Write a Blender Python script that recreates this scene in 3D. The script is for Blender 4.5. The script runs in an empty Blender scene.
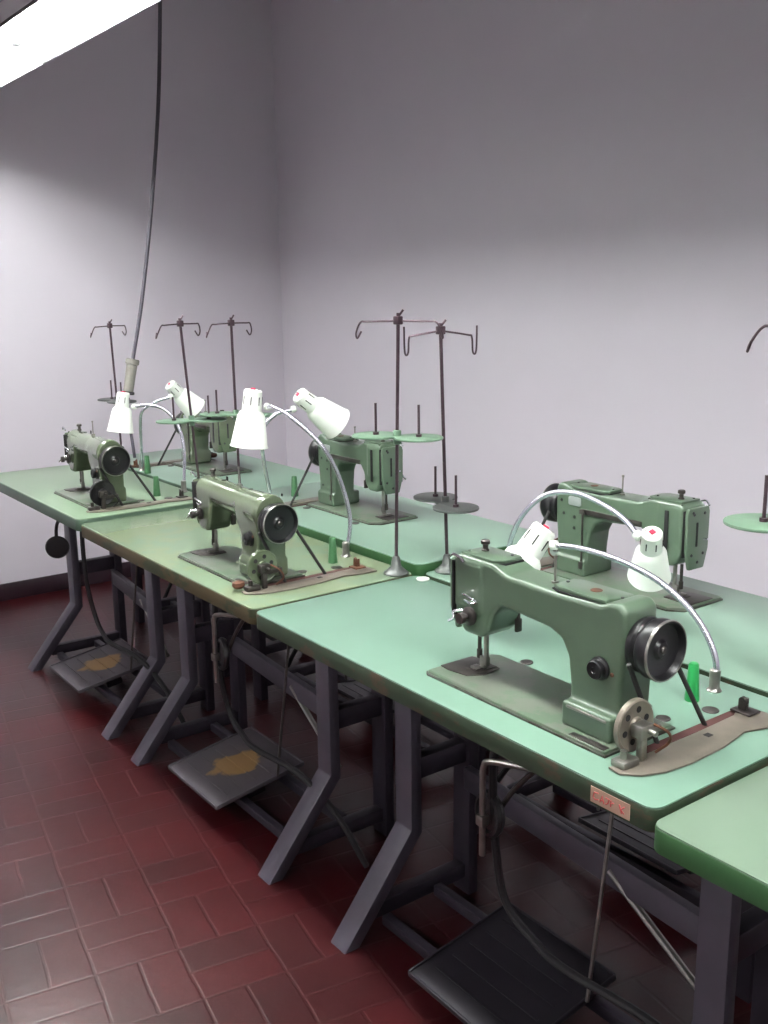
import bpy, bmesh, math, random
from mathutils import Vector, Matrix
PI = math.pi
C = bpy.context.scene
COL = C.collection
random.seed(7)

# ------------------------------------------------------------------ materials
def srgb(r, g, b):
    def f(c):
        c /= 255.0
        return c/12.92 if c <= .04045 else ((c+.055)/1.055)**2.4
    return (f(r), f(g), f(b), 1)

def new_mat(name):
    m = bpy.data.materials.new(name); m.use_nodes = True
    nt = m.node_tree; b = nt.nodes['Principled BSDF']
    return m, nt, b

def mat(name, col, rough=.5, metal=0., var=0., vscale=30., bump=0., bscale=200., spec=.5, coat=0.):
    m, nt, b = new_mat(name)
    b.inputs['Base Color'].default_value = col
    b.inputs['Roughness'].default_value = rough
    b.inputs['Metallic'].default_value = metal
    b.inputs['Specular IOR Level'].default_value = spec
    if coat: b.inputs['Coat Weight'].default_value = coat; b.inputs['Coat Roughness'].default_value = .06
    tc = nt.nodes.new('ShaderNodeTexCoord')
    if var:
        n = nt.nodes.new('ShaderNodeTexNoise'); n.inputs['Scale'].default_value = vscale; n.inputs['Detail'].default_value = 5
        nt.links.new(tc.outputs['Object'], n.inputs['Vector'])
        r = nt.nodes.new('ShaderNodeValToRGB')
        lo = tuple(c*(1-var) for c in col[:3]) + (1,); hi = tuple(min(1, c*(1+var)) for c in col[:3]) + (1,)
        r.color_ramp.elements[0].color = lo; r.color_ramp.elements[1].color = hi
        r.color_ramp.elements[0].position = .3; r.color_ramp.elements[1].position = .7
        nt.links.new(n.outputs['Fac'], r.inputs['Fac']); nt.links.new(r.outputs['Color'], b.inputs['Base Color'])
    if bump:
        n2 = nt.nodes.new('ShaderNodeTexNoise'); n2.inputs['Scale'].default_value = bscale
        nt.links.new(tc.outputs['Object'], n2.inputs['Vector'])
        bp = nt.nodes.new('ShaderNodeBump'); bp.inputs['Strength'].default_value = bump; bp.inputs['Distance'].default_value = .002
        nt.links.new(n2.outputs['Fac'], bp.inputs['Height']); nt.links.new(bp.outputs['Normal'], b.inputs['Normal'])
    return m

def worn_mat(name, col, wear, amount=.62, scale=9., rough=.5, metal=0., stretch=(1, 1, 1)):
    """paint with patches rubbed through to another colour"""
    m, nt, b = new_mat(name)
    b.inputs['Roughness'].default_value = rough; b.inputs['Metallic'].default_value = metal
    tc = nt.nodes.new('ShaderNodeTexCoord'); mp = nt.nodes.new('ShaderNodeMapping'); mp.inputs['Scale'].default_value = stretch
    n = nt.nodes.new('ShaderNodeTexNoise'); n.inputs['Scale'].default_value = scale; n.inputs['Detail'].default_value = 8; n.inputs['Roughness'].default_value = .65
    r = nt.nodes.new('ShaderNodeValToRGB'); r.color_ramp.elements[0].position = amount-.03; r.color_ramp.elements[1].position = amount+.03
    r.color_ramp.elements[0].color = col; r.color_ramp.elements[1].color = wear
    nt.links.new(tc.outputs['Object'], mp.inputs['Vector']); nt.links.new(mp.outputs['Vector'], n.inputs['Vector'])
    nt.links.new(n.outputs['Fac'], r.inputs['Fac']); nt.links.new(r.outputs['Color'], b.inputs['Base Color'])
    return m

def emit_mat(name, col, strength):
    m, nt, b = new_mat(name)
    b.inputs['Emission Color'].default_value = col; b.inputs['Emission Strength'].default_value = strength
    b.inputs['Base Color'].default_value = (.8, .8, .8, 1)
    return m

M = {}
M['wall'] = mat('wall_paint', srgb(212, 206, 215), .7, var=.015, vscale=3, bump=.08, bscale=120)
M['ceiling'] = mat('ceiling_paint', srgb(236, 230, 235), .8, var=.02, vscale=3)
M['base'] = mat('baseboard_paint', srgb(44, 30, 38), .35, var=.15, vscale=8)
M['top1'] = mat('laminate_aqua', srgb(104, 132, 117), .3, var=.04, vscale=6)
M['top2'] = worn_mat('laminate_yellow_green', srgb(111, 123, 98), srgb(106, 123, 101), .5, 3, .25)
M['top3'] = mat('laminate_green', srgb(108, 127, 105), .28, var=.04, vscale=6)
M['top4'] = mat('laminate_wall_row', srgb(121, 147, 131), .3, var=.04, vscale=6)  # lightened laminate: wall reflection and wider light on this row put into colour
M['top0'] = mat('laminate_end_table', srgb(101, 118, 102), .28, var=.04, vscale=6)
M['edge1'] = worn_mat('edge_dark_green', srgb(38, 53, 35), srgb(63, 50, 35), .585, 14, .55, stretch=(1, .6, 2))
M['edge2'] = worn_mat('edge_bare_wood', srgb(38, 44, 19), srgb(61, 50, 23), .47, 9, .7, stretch=(1, .4, 2))
M['edge3'] = mat('edge_green', srgb(59, 78, 64), .5, var=.1, vscale=10)
M['edge0'] = mat('edge_bright_green', srgb(42, 79, 43), .45, var=.08, vscale=14)
M['paint1'] = mat('machine_enamel', srgb(78, 95, 78), .28, var=.06, vscale=18, coat=.3)
M['paint2'] = mat('machine_enamel_olive', srgb(88, 99, 78), .17, var=.06, vscale=18, coat=.8)
M['paint_dark'] = mat('machine_enamel_shadow_gap', srgb(30, 38, 32), .5)
M['bed'] = worn_mat('bed_worn_enamel', srgb(92, 110, 91), srgb(104, 111, 99), .5, 14, .28, .25)
M['bed_edge'] = worn_mat('bed_edge_metal', srgb(84, 84, 78), srgb(60, 52, 46), .55, 30, .4, .5)
M['steel'] = mat('worn_steel', srgb(147, 144, 139), .32, .9, var=.15, vscale=40)
M['dsteel'] = mat('dark_steel', srgb(80, 75, 73), .38, .8, var=.2, vscale=40)
M['plate'] = mat('brushed_plate', srgb(119, 111, 101), .42, .45, var=.12, vscale=25)
M['rust'] = mat('rusty_steel', srgb(98, 64, 48), .6, .5, var=.3, vscale=50)
M['chrome'] = mat('chrome', srgb(225, 225, 232), .12, 1.)
M['neck'] = mat('gooseneck_chrome', srgb(205, 202, 215), .25, .9)
M['black'] = mat('black_enamel', srgb(14, 12, 16), .36, 0, var=.1)
M['rubber'] = mat('black_rubber', srgb(16, 13, 17), .6)
M['belt'] = mat('belt_rubber', srgb(38, 36, 36), .7)
M['frame'] = mat('frame_grey_paint', srgb(68, 63, 73), .42, .2, var=.1, vscale=12)
M['frame_dark'] = mat('frame_dark_paint', srgb(43, 37, 47), .5, .2, var=.15, vscale=12)
M['pedal'] = mat('pedal_iron', srgb(37, 33, 40), .45, .4, var=.12, vscale=14)
M['motor'] = mat('motor_paint', srgb(47, 43, 51), .45, .2, var=.1)
M['motor_light'] = mat('motor_cover_paint', srgb(101, 94, 103), .45, .2, var=.06)
M['shade'] = mat('white_lamp_plastic', srgb(236, 240, 232), .3, var=.01)
M['rod'] = mat('stand_rod', srgb(81, 65, 72), .35, .7, var=.15, vscale=60)
M['stand_green'] = mat('stand_green_paint', srgb(94, 119, 99), .4, var=.06)
M['stand_grey'] = mat('stand_grey_paint', srgb(88, 91, 89), .4, .4, var=.06)
M['peg_bright'] = mat('peg_bright_green', srgb(39, 143, 75), .35)
M['peg_dull'] = mat('peg_green', srgb(65, 109, 72), .4)
M['red'] = mat('red_plastic', srgb(190, 40, 74), .4)
M['slot'] = mat('dark_opening', srgb(20, 18, 20), .8)
M['slot_red'] = mat('belt_opening_wood', srgb(66, 32, 30), .8)
M['cord'] = mat('cord_grey', srgb(67, 62, 72), .5)
M['sleeve'] = mat('grey_plug_wrap', srgb(131, 128, 121), .6, var=.08, vscale=80, bump=.3)
M['housing'] = mat('fixture_white_enamel', srgb(235, 235, 235), .4)
M['rim'] = mat('fixture_rim', srgb(90, 88, 92), .4)
M['tube'] = emit_mat('fluorescent_tube', (.97, 1.0, .97, 1), 42.)
M['sticker'] = mat('sticker_paper', srgb(160, 132, 114), .6, var=.05, vscale=60)
M['ink'] = mat('sticker_red_ink', srgb(170, 66, 66), .6)
M['badge'] = mat('badge_metal', srgb(190, 195, 195), .3, .6)

def pedal_wear_mat():
    m, nt, b = new_mat('pedal_worn_tread'); b.inputs['Roughness'].default_value = .6; b.inputs['Metallic'].default_value = .2
    tc = nt.nodes.new('ShaderNodeTexCoord')
    n = nt.nodes.new('ShaderNodeTexNoise'); n.inputs['Scale'].default_value = 9; n.inputs['Detail'].default_value = 6
    g = nt.nodes.new('ShaderNodeVectorMath'); g.operation = 'LENGTH'
    mp = nt.nodes.new('ShaderNodeMapping'); mp.inputs['Scale'].default_value = (7.5, 5.5, 0)
    nt.links.new(tc.outputs['Object'], mp.inputs['Vector']); nt.links.new(mp.outputs['Vector'], g.inputs[0])
    ad = nt.nodes.new('ShaderNodeMath'); ad.operation = 'ADD'
    nt.links.new(g.outputs['Value'], ad.inputs[0]); nt.links.new(n.outputs['Fac'], ad.inputs[1])
    nt.links.new(tc.outputs['Object'], n.inputs['Vector'])
    r = nt.nodes.new('ShaderNodeValToRGB'); r.color_ramp.elements[0].position = .92; r.color_ramp.elements[1].position = 1.12
    r.color_ramp.elements[0].color = srgb(142, 110, 70); r.color_ramp.elements[1].color = srgb(76, 70, 76)
    nt.links.new(ad.outputs[0], r.inputs['Fac']); nt.links.new(r.outputs['Color'], b.inputs['Base Color'])
    return m
M['pedal_wear'] = pedal_wear_mat()

def floor_mat():
    """dark red clay pavers laid in pairs, each pair turned against the next"""
    m, nt, b = new_mat('floor_red_pavers')
    N = nt.nodes; L = nt.links
    def math_(op, a, bb=None, clamp=False):
        n = N.new('ShaderNodeMath'); n.operation = op; n.use_clamp = clamp
        for i, v in enumerate((a, bb)):
            if v is None: continue
            if isinstance(v, (int, float)): n.inputs[i].default_value = v
            else: L.new(v, n.inputs[i])
        return n.outputs[0]
    tc = N.new('ShaderNodeTexCoord'); mp = N.new('ShaderNodeMapping')
    mp.inputs['Rotation'].default_value = (0, 0, math.radians(9.5)); mp.inputs['Scale'].default_value = (5.1, 5.1, 5.1)
    mp.inputs['Location'].default_value = (.35, .2, 0)
    L.new(tc.outputs['Object'], mp.inputs['Vector'])
    wn = N.new('ShaderNodeTexNoise'); wn.inputs['Scale'].default_value = 1.2
    L.new(mp.outputs['Vector'], wn.inputs['Vector'])
    s = N.new('ShaderNodeSeparateXYZ'); L.new(mp.outputs['Vector'], s.inputs[0])
    x = math_('ADD', s.outputs['X'], math_('MULTIPLY', wn.outputs['Fac'], .06)); y = s.outputs['Y']
    fx = math_('FLOOR', x); fy = math_('FLOOR', y)
    ux = math_('SUBTRACT', x, fx); uy = math_('SUBTRACT', y, fy)
    par = math_('FLOORED_MODULO', math_('ADD', fx, fy), 2.)
    def mixf(a, bb):
        n = N.new('ShaderNodeMix'); n.data_type = 'FLOAT'; L.new(par, n.inputs[0]); L.new(a, n.inputs[2]); L.new(bb, n.inputs[3]); return n.outputs[0]
    across = mixf(ux, uy); along = mixf(uy, ux)
    a2 = math_('MULTIPLY', across, 2.); brick = math_('FLOOR', a2); ua = math_('SUBTRACT', a2, brick)
    da = math_('MULTIPLY', math_('MINIMUM', ua, math_('SUBTRACT', 1., ua)), .5)
    dl = math_('MINIMUM', along, math_('SUBTRACT', 1., along))
    dd = math_('MINIMUM', da, dl)
    gr = N.new('ShaderNodeMapRange'); gr.interpolation_type = 'SMOOTHSTEP'; gr.inputs[1].default_value = .008; gr.inputs[2].default_value = .03
    gr.inputs[3].default_value = .3; gr.inputs[4].default_value = 1.
    L.new(dd, gr.inputs[0]); G = gr.outputs[0]
    cv = N.new('ShaderNodeCombineXYZ'); L.new(fx, cv.inputs[0]); L.new(fy, cv.inputs[1]); L.new(brick, cv.inputs[2])
    wh = N.new('ShaderNodeTexWhiteNoise'); wh.noise_dimensions = '3D'; L.new(cv.outputs[0], wh.inputs['Vector'])
    rc = N.new('ShaderNodeValToRGB'); L.new(wh.outputs['Value'], rc.inputs['Fac'])
    rc.color_ramp.elements[0].color = srgb(44, 6, 9); rc.color_ramp.elements[1].color = srgb(56, 7, 11)
    big = N.new('ShaderNodeTexNoise'); big.inputs['Scale'].default_value = 1.6; big.inputs['Detail'].default_value = 6
    L.new(tc.outputs['Object'], big.inputs['Vector'])
    rb = N.new('ShaderNodeValToRGB'); L.new(big.outputs['Fac'], rb.inputs['Fac'])
    rb.color_ramp.elements[0].color = (.55, .55, .6, 1); rb.color_ramp.elements[1].color = (1.1, 1.1, 1.1, 1)
    rb.color_ramp.elements[0].position = .32; rb.color_ramp.elements[1].position = .62
    mu = N.new('ShaderNodeMix'); mu.data_type = 'RGBA'; mu.blend_type = 'MULTIPLY'; mu.inputs[0].default_value = 1.
    L.new(rc.outputs['Color'], mu.inputs[6]); L.new(rb.outputs['Color'], mu.inputs[7])
    # mortar: dark, chalky in places
    mn = N.new('ShaderNodeTexNoise'); mn.inputs['Scale'].default_value = 5; mn.inputs['Detail'].default_value = 5
    L.new(tc.outputs['Object'], mn.inputs['Vector'])
    rm = N.new('ShaderNodeValToRGB'); L.new(mn.outputs['Fac'], rm.inputs['Fac'])
    rm.color_ramp.elements[0].color = srgb(44, 14, 16); rm.color_ramp.elements[1].color = srgb(78, 40, 38)
    rm.color_ramp.elements[0].position = .48; rm.color_ramp.elements[1].position = .8
    mx = N.new('ShaderNodeMix'); mx.data_type = 'RGBA'; L.new(G, mx.inputs[0]); L.new(rm.outputs['Color'], mx.inputs[6]); L.new(mu.outputs[2], mx.inputs[7])
    L.new(mx.outputs[2], b.inputs['Base Color'])
    rr = N.new('ShaderNodeMapRange'); L.new(big.outputs['Fac'], rr.inputs[0]); rr.inputs[3].default_value = .24; rr.inputs[4].default_value = .42
    L.new(rr.outputs[0], b.inputs['Roughness'])
    bp = N.new('ShaderNodeBump'); bp.inputs['Strength'].default_value = .25; bp.inputs['Distance'].default_value = .002
    L.new(G, bp.inputs['Height'])
    fn = N.new('ShaderNodeTexNoise'); fn.inputs['Scale'].default_value = 25; L.new(tc.outputs['Object'], fn.inputs['Vector'])
    bp2 = N.new('ShaderNodeBump'); bp2.inputs['Strength'].default_value = .12; bp2.inputs['Distance'].default_value = .004
    L.new(fn.outputs['Fac'], bp2.inputs['Height']); L.new(bp.outputs['Normal'], bp2.inputs['Normal'])
    L.new(bp2.outputs['Normal'], b.inputs['Normal'])
    b.inputs['Specular IOR Level'].default_value = .42
    return m
M['floor'] = floor_mat()

# ------------------------------------------------------------------ mesh helpers
def catmull(pts, n=8):
    P = [Vector(p) for p in pts]
    P = [P[0]*2-P[1]] + P + [P[-1]*2-P[-2]]
    out = []
    for i in range(1, len(P)-2):
        p0, p1, p2, p3 = P[i-1:i+3]
        for k in range(n):
            t = k/n
            out.append(.5*((2*p1)+(p2-p0)*t+(2*p0-5*p1+4*p2-p3)*t*t+(3*p1-p0-3*p2+p3)*t**3))
    out.append(P[-2]); return out

class MB:
    def __init__(s): s.bm = bmesh.new()
    def _add(s, tmp, mtx=None):
        me = bpy.data.meshes.new('tmp')
        if mtx is not None: tmp.transform(mtx)
        tmp.to_mesh(me); s.bm.from_mesh(me); bpy.data.meshes.remove(me); tmp.free(); return s
    def box(s, lo, hi, bev=0., seg=2, mtx=None):
        t = bmesh.new(); bmesh.ops.create_cube(t, size=1)
        lo = Vector(lo); hi = Vector(hi); c = (lo+hi)/2; d = hi-lo
        for v in t.verts: v.co = Vector((v.co.x*d.x+c.x, v.co.y*d.y+c.y, v.co.z*d.z+c.z))
        if bev: bmesh.ops.bevel(t, geom=t.edges[:], offset=min(bev, min(d)*.49), segments=seg, affect='EDGES', profile=.5)
        return s._add(t, mtx)
    def prism(s, poly, axis, a, b, bev=0., seg=2, mtx=None):
        """polygon (2-D) extruded along axis ('x','y','z') from a to b"""
        t = bmesh.new()
        def P(u, v, w):
            return {'x': (w, u, v), 'y': (u, w, v), 'z': (u, v, w)}[axis]
        lo = [t.verts.new(P(u, v, a)) for u, v in poly]; hi = [t.verts.new(P(u, v, b)) for u, v in poly]
        t.faces.new(lo); t.faces.new(hi[::-1]); n = len(poly)
        for i in range(n): t.faces.new((lo[i], hi[i], hi[(i+1) % n], lo[(i+1) % n]))
        bmesh.ops.recalc_face_normals(t, faces=t.faces[:])
        if bev: bmesh.ops.bevel(t, geom=[e for e in t.edges if e.calc_face_angle(0) > .6], offset=bev, segments=seg, affect='EDGES', profile=.5, clamp_overlap=True)
        return s._add(t, mtx)
    def lathe(s, prof, p0, axis, n=32, mtx=None):
        """profile of (radius, height) turned round axis from p0"""
        t = bmesh.new(); ax = Vector(axis).normalized()
        q = Vector((0, 0, 1)).rotation_difference(ax).to_matrix().to_4x4(); q.translation = Vector(p0)
        rings = []
        for r, h in prof:
            if r < 1e-6: rings.append([t.verts.new((0, 0, h))])
            else: rings.append([t.verts.new((r*math.cos(2*PI*k/n), r*math.sin(2*PI*k/n), h)) for k in range(n)])
        for A, B in zip(rings, rings[1:]):
            if len(A) == 1 and len(B) == 1: continue
            for k in range(n):
                k2 = (k+1) % n
                if len(A) == 1: t.faces.new((A[0], B[k], B[k2]))
                elif len(B) == 1: t.faces.new((A[k], B[0], A[k2]))
                else: t.faces.new((A[k], B[k], B[k2], A[k2]))
        bmesh.ops.recalc_face_normals(t, faces=t.faces[:])
        t.transform(q)
        return s._add(t, mtx)
    def cyl(s, p0, p1, r0, r1=None, n=20, bev=0.):
        p0 = Vector(p0); p1 = Vector(p1); h = (p1-p0).length; r1 = r0 if r1 is None else r1
        b = min(bev, r0*.45, r1*.45, h*.45)
        prof = [(0, 0), (r0-b, 0), (r0, b), (r1, h-b), (r1-b, h), (0, h)] if b else [(0, 0), (r0, 0), (r1, h), (0, h)]
        return s.lathe(prof, p0, p1-p0, n)
    def tube(s, pts, r, n=10, smooth=0, ribs=0):
        P = catmull(pts, smooth) if smooth else [Vector(p) for p in pts]
        t = bmesh.new(); rings = []; up = None
        for i, p in enumerate(P):
            d = (P[min(i+1, len(P)-1)]-P[max(i-1, 0)]).normalized()
            if up is None:
                up = Vector((0, 0, 1)) if abs(d.z) < .9 else Vector((1, 0, 0))
            up = (up-d*up.dot(d)).normalized(); side = d.cross(up)
            rr = r*(1+(.07 if ribs and i % 2 else 0))
            rings.append([t.verts.new(p+rr*(math.cos(2*PI*k/n)*up+math.sin(2*PI*k/n)*side)) for k in range(n)])
        for A, B in zip(rings, rings[1:]):
            for k in range(n): t.faces.new((A[k], A[(k+1) % n], B[(k+1) % n], B[k]))
        t.faces.new(rings[0][::-1]); t.faces.new(rings[-1])
        bmesh.ops.recalc_face_normals(t, faces=t.faces[:])
        return s._add(t)
    def mesh(s, name, sharp=35):
        me = bpy.data.meshes.new(name); s.bm.to_mesh(me); s.bm.free()
        me.polygons.foreach_set('use_smooth', [True]*len(me.polygons))
        try: me.set_sharp_from_angle(angle=math.radians(sharp))
        except Exception: pass
        return me
    def build(s, name, m, parent=None, loc=None, sharp=35):
        o = bpy.data.objects.new(name, s.mesh(name, sharp)); COL.objects.link(o)
        o.data.materials.append(m)
        if parent: o.parent = parent
        if loc: o.location = loc
        return o

def voxel_union(mb, name, size=.0035, smooth=5):
    """one cast surface grown round the overlapping blocks"""
    o = mb.build('tmp_'+name, M['paint1'])
    r = o.modifiers.new('r', 'REMESH'); r.mode = 'VOXEL'; r.voxel_size = size
    sm = o.modifiers.new('s', 'SMOOTH'); sm.factor = .5; sm.iterations = smooth
    dg = bpy.context.evaluated_depsgraph_get()
    me = bpy.data.meshes.new_from_object(o.evaluated_get(dg)); me.name = name
    old = o.data; bpy.data.objects.remove(o); bpy.data.meshes.remove(old)
    me.polygons.foreach_set('use_smooth', [True]*len(me.polygons)); me.materials.clear()
    return me

def tag(o, label=None, cat=None, group=None, kind=None):
    if label: o['label'] = label
    if cat: o['category'] = cat
    if group: o['group'] = group
    if kind: o['kind'] = kind
    return o
def empty(name, loc=(0, 0, 0), rz=0):
    o = bpy.data.objects.new(name, None); COL.objects.link(o); o.location = loc; o.rotation_euler = (0, 0, rz); o.empty_display_size = .1
    return o
def copy_tree(o, parent=None):
    c = o.copy(); COL.objects.link(c)
    if parent: c.parent = parent
    for ch in [x for x in COL.objects if x.parent == o]: copy_tree(ch, c)
    return c
def struct(name, mb, m, parent=None):
    o = mb.build(name, m, parent)
    if not parent: o['kind'] = 'structure'
    return o
def axis_mtx(p, d):
    q = Vector((0, 0, 1)).rotation_difference(Vector(d).normalized()).to_matrix().to_4x4(); q.translation = Vector(p); return q

# ------------------------------------------------------------------ the room
X0, X1, Y0, Y1, ZC = -2.6, 3.06, -2.4, 5.1, 3.15
struct('floor', MB().box((X0-.1, Y0-.1, -.1), (X1+.1, Y1+.1, 0)), M['floor'])
struct('ceiling', MB().box((X0-.1, Y0-.1, ZC), (X1+.1, Y1+.1, ZC+.1)), M['ceiling'])
struct('wall_back', MB().box((X0-.1, Y1, 0), (X1+.1, Y1+.1, ZC)), M['wall'])
struct('wall_right', MB().box((X1, Y0, 0), (X1+.1, Y1, ZC)), M['wall'])
struct('wall_left', MB().box((X0-.1, Y0, 0), (X0, Y1, ZC)), M['wall'])
struct('wall_front', MB().box((X0-.1, Y0-.1, 0), (X1+.1, Y0, ZC)), M['wall'])
struct('baseboard_back', MB().box((X0, Y1-.012, 0), (X1-.012, Y1, .088), .003), M['base'])
struct('baseboard_right', MB().box((X1-.012, Y0, 0), (X1, Y1, .088), .003), M['base'])

# ------------------------------------------------------------------ fluorescent fixtures
def make_fixture(length=1.215):
    t = empty('ceiling_light')
    L2 = length/2; w = .126; wt = .088; dp = .085
    hb = MB()
    th = .002
    # folded sheet trough open below, sides splayed
    out = [(-w, 0), (-wt, dp), (wt, dp), (w, 0)]
    inn = [(w-.004, 0), (wt-.004, dp-.004), (-wt+.004, dp-.004), (-w+.004, 0)]
    hb.prism(out+inn, 'y', -L2, L2)
    h = hb.build('housing', M['housing'], t)
    for e0, e1 in ((-L2, -L2+.004), (L2-.004, L2)):
        MB().prism([(-w, -.003), (-wt, dp), (wt, dp), (w, -.003)], 'y', e0, e1).build('end_cap', M['rim'], t)
    for sx in (-1, 1):
        MB().box((sx*w-.0025, -L2, -.004), (sx*w+.0025, L2, .0035)).build('trough_lip', M['rim'], t)
    for sx in (-.038, .038):
        MB().cyl((sx, -L2+.03, .058), (sx, L2-.03, .058), .0165, n=14).build('fluorescent_tube', M['tube'], t)
        for sy in (-1, 1):
            MB().box((sx-.014, sy*(L2-.017)-.013, .04), (sx+.014, sy*(L2-.017)+.013, dp-.004), .003).build('lampholder', M['housing'], t)
    for sy in (-.4, .4):
        MB().cyl((0, sy, dp), (0, sy, ZC-FZ), .006, n=10).build('hanger_rod', M['housing'], t)
    return t
FZ = 2.25; FXC = 1.08
fx = make_fixture()
k = 0
desc = ['suspended white fluorescent trough closest to the back wall, above the tables',
        'suspended white fluorescent trough above the tables, second out from the back wall',
        'suspended white fluorescent trough above the tables, third out from the back wall',
        'suspended white fluorescent trough above the tables, fourth out from the back wall',
        'suspended white fluorescent trough above the tables, fifth out from the back wall']
for i in range(5):
    o = fx if i == 0 else copy_tree(fx)
    o.location = (FXC, 4.045-1.22*i, FZ)
    tag(o, desc[i], 'ceiling light', 'fluorescent fixtures in the row over the tables')
desc2 = ['suspended fluorescent trough over the open floor beside the tables, closest to the back wall',
         'suspended fluorescent trough over the open floor, second out from the back wall',
         'suspended fluorescent trough over the open floor, third out from the back wall']
for i in range(3):
    o = copy_tree(fx); o.location = (-1.3, 3.4-1.8*i, FZ)  # unseen second row, added to brighten the open floor
    tag(o, desc2[i], 'ceiling light', 'fluorescent fixtures over the open floor')

# ------------------------------------------------------------------ tables
def rrect(x0, y0, x1, y1, r, n=5):
    pts = []
    for cx, cy, a in ((x1-r, y1-r, 0), (x0+r, y1-r, 90), (x0+r, y0+r, 180), (x1-r, y0+r, 270)):
        for k in range(n+1):
            t = math.radians(a+90*k/n); pts.append((cx+r*math.cos(t), cy+r*math.sin(t)))
    return pts

def table(label, cx, cy, z, rot, L_, D_, top, edge, needle, legs, knee=None, wear=False, peg=True, light_motor=False, ls=1., slot=True, group='sewing machine tables'):
    """local frame: x to the operator's right, y away from the operator; origin on the floor below the middle.
    needle = local (x, y) of the machine's needle; legs = local x of the two end frames"""
    t = empty('sewing_table', (cx, cy, 0), rot)
    tag(t, label, 'sewing table', group)
    hx, hy = L_/2, D_/2; TH = .042
    slab = MB().prism(rrect(-hx, -hy, hx, hy, .022), 'z', z-TH, z-.003, .002).build('tabletop', M[edge], t)
    MB().prism(rrect(-hx+.001, -hy+.001, hx-.001, hy-.001, .022), 'z', z-.003, z, .001).build('laminate', M[top], slab)
    nx, ny = needle if needle else (0, 0)
    if slot:
        MB().prism(rrect(nx+.441*ls-.009, ny-.035, nx+.441*ls+.009, ny+.245, .008), 'z', z, z+.0006).build('belt_slot', M['slot_red'], slab)
        for (px, py, r) in ((.022, .113, .014), (.378, .109, .014), (.409, .207, .016)):
            MB().cyl((nx+px*ls, ny+py, z), (nx+px*ls, ny+py, z+.0025), r, n=20, bev=.001).build('hinge_plug', M['dsteel'], slab)
        MB().box((nx-.05, ny-.085, z-TH-.05), (nx+.41, ny+.085, z-TH), .012).build('oil_pan', M['frame_dark'], t)
    # two end frames of folded channel
    yf, yk = -hy+.03, -hy+.228; yr = hy-.10
    a = .0315; bb = .03
    for lx in legs:
        ZT = z-TH-(.018 if abs(lx)+a > hx else 0)
        x0, x1 = lx-a, lx+a
        pf = [(yk-bb/2, ZT), (yk-bb/2, .250), (yf-bb/2-.005, 0), (yf+bb/2+.008, 0), (yk+bb/2+.003, .235), (yk+bb/2, ZT)]
        # channel: front web plus two flanges
        m = MB().prism(pf, 'x', x0, x1, .003)
        m.build('front_leg', M['frame'], t)
        MB().box((x0, yr-bb/2, 0), (x1, yr+bb/2, ZT), .003).build('rear_leg', M['frame_dark'], t)
        MB().box((x0+.012, yk+bb/2, .37), (x1-.012, yr-bb/2, .425), .003).build('side_rail', M['frame_dark'], t)
        MB().box((x0+.014, yf+.075, .045), (x1-.014, yr-bb/2, .085), .003).build('foot_rail', M['frame_dark'], t)
        MB().box((x0-.004, -hy+.05, ZT-.012), (x1+.004, hy-.05, ZT), .002).build('top_rail', M['frame_dark'], t)
    l0, l1 = min(legs)+a, max(legs)-a
    A, B = Vector((l0-.002, yr-.02, .335)), Vector((l1+.002, yk+.03, .402)); d = B-A
    ex = d.normalized(); ey = Vector((0, 0, 1)).cross(ex).normalized(); ez = ex.cross(ey)
    sm = Matrix((ex, ey, ez)).transposed().to_4x4(); sm.translation = (A+B)/2
    MB().box((-d.length/2, -.012, -.029), (d.length/2, .012, .029), .003, mtx=sm).build('stretcher', M['frame'], t)
    MB().box((l0, yf+.09, .035), (l1, yf+.115, .06), .003).build('pedal_rail', M['frame_dark'], t)
    MB().box((l0, yf+.25, .05), (l1, yf+.275, .078), .003).build('pedal_rail', M['frame_dark'], t)
    # treadle pedal, tilted
    xc = (l0+l1)/2
    pw, pd = .16, .15
    pm = Matrix.Translation((xc-.02, yf+.145, .102)) @ Matrix.Rotation(math.radians(9), 4, 'X')
    pl = MB().box((-pw, -pd, -.004), (pw, pd, .004), .002)
    for sx in (-1, 1): pl.box((sx*pw-.003, -pd, -.005), (sx*pw+.003, pd, .008), .002)
    for sy in (-1, 1): pl.box((-pw, sy*pd-.003, -.005), (pw, sy*pd+.003, .008), .002)
    for q in range(5): pl.box((-pw+.03, -pd+.05+q*.05, .003), (pw-.03, -pd+.056+q*.05, .0065), .001)
    po = pl.build('pedal', M['pedal_wear'] if wear else M['pedal'], t); po.matrix_local = pm
    for sx in (-.11, .11):
        MB().box((sx-.012, -.03, -.05), (sx+.012, .03, -.006), .004).build('pedal_bracket', M['pedal'], po)
    # rods
    mx, my = nx+.35, ny+.13
    if not needle: mx, my = .1, .05
    mz = z-TH-.085; mr = .062
    MB().tube([(xc+.15, -.03, .12), (xc+.15, .04, z-.12)], .0042, 8).build('pitman_rod', M['steel'] if edge == 'edge1' else M['dsteel'], t)
    MB().tube([(xc+.14, .035, .385), (max(legs)-.02, .02, .235)], .008, 8).build('diagonal_brace', M['steel'], t)
    mo = MB()
    mo.cyl((mx-.18, my, mz), (mx+.0, my, mz), mr, n=32, bev=.012)
    mo.cyl((mx+.0, my, mz), (mx+.045, my, mz), .045, .034, n=24, bev=.006)
    mo.box((mx-.15, my-.03, mz+.04), (mx-.03, my+.03, z-TH-.001), .006)
    mo.cyl((mx-.21, my, mz), (mx-.18, my, mz), .036, n=24, bev=.008)
    mot = mo.build('motor', M['motor_light'] if light_motor else M['motor'], t)
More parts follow.
